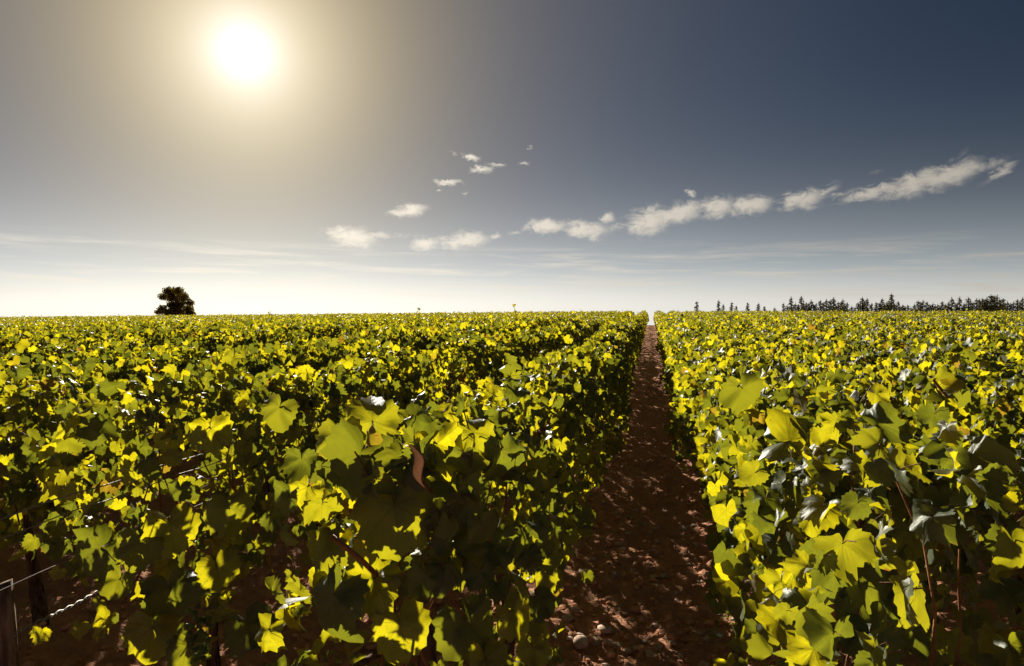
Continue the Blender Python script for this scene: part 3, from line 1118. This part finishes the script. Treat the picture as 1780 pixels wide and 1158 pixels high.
v, t = scatter(7000, 0.004, 0.022, (-0.75, 0.8), (1.6, 14), 5)
tag(link('soil_clods', mesh_np('soil_clods', v, t, [M_CLOD], smooth=False)), 'crumbly red clods of earth covering the path', 'clods', kind='stuff')
v, t = scatter(1500, 0.005, 0.026, (-0.7, 0.75), (1.6, 14), 6)
tag(link('gravel', mesh_np('gravel', v, t, [M_STONE], smooth=False)), 'small pale stones strewn over the red path', 'gravel', kind='stuff')
v, t = scatter(2600, 0.005, 0.025, (-3.4, -0.8), (1.4, 6), 8)
tag(link('soil_clods', mesh_np('soil_clods', v, t, [M_CLOD], smooth=False)), 'crumbly earth between the rows left of the path', 'clods', kind='stuff')
v, t = scatter(1200, 0.005, 0.025, (0.8, 2.6), (1.6, 6), 9)
tag(link('soil_clods', mesh_np('soil_clods', v, t, [M_CLOD], smooth=False)), 'crumbly earth between the rows right of the path', 'clods', kind='stuff')


def ground_at(px, py):
    d = ray(px, py)
    p = Vector((0, 0, EYE)) + d * (-EYE / d.z)
    return p.x, p.y


STONES = [(1015, 1022, 24), (985, 1092, 22), (1052, 1105, 26), (1155, 1005, 18), (1250, 1040, 20), (1273, 1038, 16), (1010, 1130, 30), (1035, 1122, 20), (1290, 1075, 26), (960, 1030, 16), (1300, 1030, 24),
          (945, 1150, 22), (1230, 1010, 14), (1075, 955, 14), (1190, 925, 16), (1120, 1080, 14), (1000, 1075, 18), (1240, 945, 14), (1090, 1140, 18), (975, 1060, 14), (1170, 1130, 14), (1330, 1010, 18),
          (1030, 985, 14), (1280, 1140, 20)]
rg = np.random.default_rng(42)
for (px, py, w) in STONES:
    x, y = ground_at(px, py)
    dep = project((x, y, 0))[2]
    r = w * dep / FPX * 0.5
    z = gz(x, y)
    b = ico_verts(rg, 0.12)
    mid = {}
    # one subdivision for a rounder stone
    vs_ = [tuple(q) for q in b]
    ts = []
    def half(i, j):
        key = (min(i, j), max(i, j))
        if key not in mid:
            m = (np.array(vs_[i]) + np.array(vs_[j])) / 2
            m = m / np.linalg.norm(m) * (np.linalg.norm(vs_[i]) + np.linalg.norm(vs_[j])) / 2 * (1 + 0.05 * rg.normal())
            mid[key] = len(vs_)
            vs_.append(tuple(m))
        return mid[key]
    for (i, j, k) in ICO:
        p, q, s_ = half(i, j), half(j, k), half(k, i)
        ts += [(i, p, s_), (p, j, q), (s_, q, k), (p, q, s_)]
    v = np.array(vs_) * np.array([r * 1.15, r * 0.9, r * 0.6])
    o = link('stone', mesh_np('stone', v, ts, [M_STONE]))
    o.location = (x, y, z + r * 0.2)
    o.rotation_euler = (rg.uniform(-.2, .2), rg.uniform(-.2, .2), rg.uniform(0, 6))
    tag(o, 'larger pale stone lying loose on the red earth of the path', 'stone', 'larger stones on the path')


def straw(n, xr, yr, seed, name, label):
    rg = np.random.default_rng(seed)
    parts = []
    for k in range(n):
        x, y = rg.uniform(*xr), yr[0] + (yr[1] - yr[0]) * rg.random() ** 1.7
        an, ln = rg.uniform(0, 6.28), rg.uniform(0.03, 0.13)
        m = 4
        q = np.linspace(-0.5, 0.5, m)
        bend = rg.normal(0, 0.25)
        px = x + ln * (q * math.cos(an) - bend * q * q * math.sin(an))
        py = y + ln * (q * math.sin(an) + bend * q * q * math.cos(an))
        pz = soil(px, py) + 0.006 + rg.random() * 0.01
        parts.append(tube_np(np.stack([px, py, pz], 1), rg.uniform(0.0007, 0.0016), 3, False))
    v, t = join_np(parts)
    tag(link(name, mesh_np(name, v, t, [M_STRAW])), label, 'straw', kind='stuff')


straw(420, (-0.6, 0.7), (1.6, 7), 21, 'dry_straw', 'thin dry stalks littering the red path')
straw(200, (-2.8, -0.9), (1.4, 5), 22, 'dry_straw', 'thin dry stalks lying between the rows left of the path')


def weed(px, py, size, n, label, seed):
    rg = np.random.default_rng(seed)
    x, y = ground_at(px, py)
    root = empty('weed', (x, y, gz(x, y)))
    tag(root, label, 'weed')
    P = np.stack([rg.normal(0, size * 0.5, n), rg.normal(0, size * 0.5, n), np.abs(rg.normal(0.02, size * 0.25, n))], 1)
    Nn = norm(np.stack([rg.normal(0, 0.4, n), rg.normal(0, 0.4, n), np.ones(n)], 1))
    T = rg.normal(size=(n, 3))
    T = norm(T - Nn * np.sum(T * Nn, 1, keepdims=True))
    v, t, r, u = build_leaves(P, T, Nn, rg.uniform(0.008, 0.02, n), FAR, rg)
    link('foliage', mesh_np('foliage', v, t, [M_WEED], r, u), root)
    sv, st = join_np([tube_np([(0, 0, -0.01), (q[0] * 0.5, q[1] * 0.5, q[2] * 0.7), tuple(q)], 0.001, 3, False) for q in P[::4]])
    link('stem', mesh_np('stem', sv, st, [M_WEED]), root)


weed(1298, 1108, 0.13, 130, 'low dark green weed on the path at the foot of the right row', 31)
weed(1560, 960, 0.12, 90, 'low green weed on the shaded soil behind the big right vine', 32)
weed(1240, 705, 0.2, 50, 'small weed growing at the far edge of the path', 33)


def tuft(px, py, n, label, seed):
    rg = np.random.default_rng(seed)
    p = at_depth(px, py, 1.62)
    root = empty('dry_grass_tuft', (p.x, p.y, gz(p.x, p.y)))
    tag(root, label, 'grass tuft')
    for k in range(n):
        a_, b_ = rg.normal(0, 0.05, 2)
        h = p.z + rg.uniform(-0.12, 0.08)
        q = np.linspace(0, 1, 6)
        v, t = tube_np(np.stack([a_ * q ** 1.6, b_ * q ** 1.6, h * q - 0.05 * q ** 3], 1), 0.0020 * (1 - 0.7 * q), 3, False)
        link('blade', mesh_np('blade', v, t, [M_STRAW]), root)


tuft(1405, 1000, 9, 'pale dry grass stalks standing at the foot of the big right vine', 51)


# ------------------------------------------------------------------ shoots that stick out of the field
def field_shoot(px, top_py, y, label):
    """A lone upright shoot above the vine tops."""
    d = ray(px, 540)
    P = Vector((0, 0, EYE)) + d * (y / d.y)
    zg = float(terrain(P.x, P.y))
    dd = ray(px, top_py)
    zt = EYE + dd.z * (y / dd.y)
    rg = np.random.default_rng(int(px))
    root = empty('vine_shoot', (P.x, P.y, zg + 0.95))
    tag(root, label, 'shoot')
    h = zt - zg - 0.95
    q = np.linspace(0, 1, 6)
    pts = np.stack([0.05 * np.sin(q * 4), 0.03 * q, h * q], 1)
    sc = P.length / 10
    v, t = tube_np(pts, 0.006 + 0.004 * (1 - q), 4, False)
    link('stem', mesh_np('stem', v, t, [M_CANE]), root)
    n = 9
    z = rg.uniform(0.3, 1.0, n) * h
    LP = np.stack([rg.normal(0, 0.03, n), rg.normal(0, 0.03, n), z], 1)
    Nn = norm(rg.normal(size=(n, 3)))
    T = rg.normal(size=(n, 3))
    T = norm(T - Nn * np.sum(T * Nn, 1, keepdims=True))
    v, t, r, u = build_leaves(LP, T, Nn, rg.uniform(0.04, 0.075, n), MID, rg)
    link('foliage', mesh_np('foliage', v, t, [M_LEAF_FAR], r, u), root)


field_shoot(894, 529, 22, 'slender leafy shoot sticking above the field near the middle of the horizon')
field_shoot(470, 538, 18, 'leafy shoot sticking above the field right of the lone tree')
field_shoot(728, 536, 30, 'tiny shoot on the horizon between the tree and the path')
field_shoot(1640, 655, 3.4, 'tall thin leafy shoot rising between the rows right of the path')


# ------------------------------------------------------------------ the lone tree
def tree(name, label, px, top_py, width_px, dist):
    rg = np.random.default_rng(77)
    d = ray(px, 540)
    d.z = 0
    d.normalize()
    P = d * dist
    zg = float(terrain(P.x, P.y))
    dep = project((P.x, P.y, EYE))[2]
    dd = ray(px, top_py)
    top = EYE + dd.z * dep - zg
    wid = width_px * dep / FPX
    root = empty(name, (P.x, P.y, zg - 0.1))
    tag(root, label, 'tree')
    q = np.linspace(0, 1, 9)
    tp, tt = tube_np(np.stack([0.3 * np.sin(q * 2), 0.1 * np.sin(q * 3), top * 0.85 * q], 1), wid * 0.075 * (1 - 0.85 * q) + 0.03, 8)
    # crown clumps seen in the photograph: (across, height) in crown widths, radius
    vis = 52 * dep / FPX
    zc = top - vis
    clumps = [(-0.16, 0.86, .22), (0.06, 0.88, .20), (-0.30, 0.70, .17), (-0.06, 0.66, .22), (0.20, 0.68, .22), (0.36, 0.50, .17), (0.10, 0.44, .24), (-0.10, 0.40, .18), (0.33, 0.28, .20), (0.02, 0.20, .26),
              (-0.33, 0.30, .16), (-0.42, 0.18, .13), (-0.22, 0.16, .18), (0.40, 0.12, .16), (0.2, 0.06, .25), (-0.1, 0.02, .26), (0.0, -0.15, .30), (0.25, -0.2, .25), (-0.25, -0.18, .25)]
    limbs = [(tp, tt)]
    LP, LN = [], []
    for (cx, cz, cr) in clumps:
        c = np.array([cx * wid, rg.normal(0, 0.16) * wid, zc + cz * vis])
        a0 = np.array([0.1, 0, max(1.0, c[2] * 0.55)])
        mid = (a0 + c) / 2 + np.array([0, 0, -0.15 * abs(cx) * wid])
        limbs.append(tube_np([a0, mid, c], [0.16, 0.10, 0.04], 5, False))
        n = int(760 * (cr / 0.2) ** 2)
        dirs = norm(rg.normal(size=(n, 3)))
        rad = cr * wid * 0.80 * rg.random(n) ** 0.55 * (0.75 + 0.5 * vnoise(dirs[:, 0] * 2.2 + cx * 9, dirs[:, 2] * 2.2 + cz * 7, 3))
        LP.append(c + dirs * rad[:, None] * np.array([1, 1, 0.8]))
        LN.append(dirs)
    LP, LN = np.concatenate(LP), norm(np.concatenate(LN) + rg.normal(0, 0.8, (len(np.concatenate(LN)), 3)))
    v, t = join_np(limbs)
    right = np.array([math.cos(math.atan2(-P.x, P.y)), math.sin(math.atan2(-P.x, P.y)), 0])
    fwd = np.array([-right[1], right[0], 0])

    def turn(v):
        return v[:, 0:1] * right + v[:, 1:2] * fwd + v[:, 2:3] * np.array([0, 0, 1.0])
    link('trunk', mesh_np('trunk', turn(v), t, [M_TREEBARK]), root)
    T = rg.normal(size=LP.shape)
    T = norm(T - LN * np.sum(T * LN, 1, keepdims=True))
    v, t, r, u = build_leaves(turn(LP), T, LN, rg.uniform(0.09, 0.19, len(LP)), FAR, rg)
    link('crown', mesh_np('crown', v, t, [M_OAK], r, u), root)


tree('lone_tree', 'lone round-crowned tree standing dark on the horizon below the sun', 305, 499, 62, 150)

# ------------------------------------------------------------------ the row of conifers
FIRS = [(92, 125), (205, 120), (228, 140), (272, 130), (295, 148), (355, 130), (410, 135), (440, 150), (495, 158), (540, 135), (578, 102), (600, 135), (632, 98), (656, 130), (683, 118), (708, 135), (730, 120), (760, 115),
        (797, 105), (822, 128), (845, 115), (868, 132), (890, 150), (925, 130), (945, 105), (970, 110), (1017, 130), (1048, 110), (1072, 128), (1095, 85), (1130, 125), (1155, 142), (1180, 145), (1215, 140), (1235, 122), (1258, 120), (1280, 128),
        (1310, 135), (1335, 140), (1358, 125), (1390, 130), (1408, 105), (1430, 135), (1448, 103), (1470, 135), (1492, 103), (1515, 128), (1535, 110), (1565, 110), (1588, 105), (1607, 90), (1640, 92), (1670, 108), (1695, 125), (1725, 128), (1745, 115), (1772, 105)]
TENS = {60: 'sixt', 70: 'sevent', 80: 'eight', 90: 'ninet'}
CARD = {60: 'sixty', 70: 'seventy', 80: 'eighty', 90: 'ninety'}
WORDS = list(ORD[:60])
for ten in (60, 70, 80, 90):
    WORDS.append(TENS[ten] + 'ieth')
    WORDS += [CARD[ten] + '-' + w for w in ORD[1:10]]
extra = []
for (xa, ya), (xb, yb) in zip(FIRS, FIRS[1:]):
    if xa > 520 and xb - xa > 22:
        extra.append(((xa + xb) / 2, max(ya, yb) + random.uniform(2, 14)))
FIRS = sorted(FIRS + extra)


def fir_mesh(seed, dense):
    rg = np.random.default_rng(seed)
    n = 58
    P, T, Nn, S = [], [], [], []
    for k in range(n):
        f = k / (n - 1)
        rad = (0.20 if dense else 0.15) * (1 - f) ** 1.25 * rg.uniform(0.6, 1.25) + 0.008
        m = max(3, int(9 * (1 - f)) + 2)
        for j in range(m):
            an = rg.uniform(0, 6.28)
            dr = np.array([math.cos(an), math.sin(an), rg.uniform(-0.1, 0.55)])
            for s in np.linspace(0.1, 1.0, 5):
                P.append(np.array([0, 0, 0.03 + 0.90 * f]) + dr * rad * s * rg.uniform(0.75, 1.05) + rg.normal(0, 0.005, 3))
                T.append(dr + rg.normal(0, 0.35, 3))
                Nn.append(np.array([0, 0, 1.0]) + rg.normal(0, 0.8, 3))
                S.append(0.024 * (1 - 0.45 * f) * rg.uniform(0.7, 1.3))
    for k in range(14):
        P.append(np.array([0, 0, 0.90 + 0.006 * k]))
        T.append(np.array([rg.normal(0, .3), rg.normal(0, .3), 1]))
        Nn.append(norm(rg.normal(size=3)))
        S.append(0.010)
    P, Nn, T, S = np.array(P), norm(np.array(Nn)), np.array(T), np.array(S)
    T = norm(T - Nn * np.sum(T * Nn, 1, keepdims=True))
    needle = (np.array([(0, 0, 0), (0.5, 0.26, 0.03), (1.0, 0.0, -0.05), (0.5, -0.26, 0.03)]), np.array([(0, 2, 1), (0, 3, 2)]), np.zeros((4, 2)), np.zeros(2))
    v, t, r, u = build_leaves(P, T, Nn, S * 2.0, [needle], rg)
    crown = mesh_np('crown', v, t, [M_FIR], r, u)
    tv, tt = tube_np([(0, 0, -0.03), (0, 0, 0.4), (0.004, 0, 0.97)], [0.022, 0.014, 0.003], 6)
    return crown, mesh_np('trunk', tv, tt, [M_TREEBARK])


FIRM = [fir_mesh(900 + k, k % 2 == 0) for k in range(6)]
for q, (zx, zy) in enumerate(FIRS):
    px, py = 1180 + zx / 2.967, 480 + zy / 2.967
    rg = np.random.default_rng(1200 + q)
    dist = 128 + rg.uniform(-8, 10)
    d = ray(px, 540)
    d.z = 0
    d.normalize()
    P = d * dist
    zg = float(terrain(P.x, P.y))
    dep = project((P.x, P.y, EYE))[2]
    h = EYE + ray(px, py).z * dep - zg
    root = empty('conifer', (P.x, P.y, zg), rg.uniform(0, 6.28), (h * rg.uniform(0.85, 1.1) * (1.5 if q < 10 else 1.75), h * rg.uniform(0.85, 1.1) * (1.5 if q < 10 else 1.75), h))
    tag(root, f'dark conifer on the horizon, {WORDS[q + 1]} counted from the path', 'conifer', 'conifers on the horizon')
    c_, t_ = FIRM[q % 6]
    link('crown', c_, root)
    link('trunk', t_, root)
print('OBJECTS', len(bpy.data.objects))
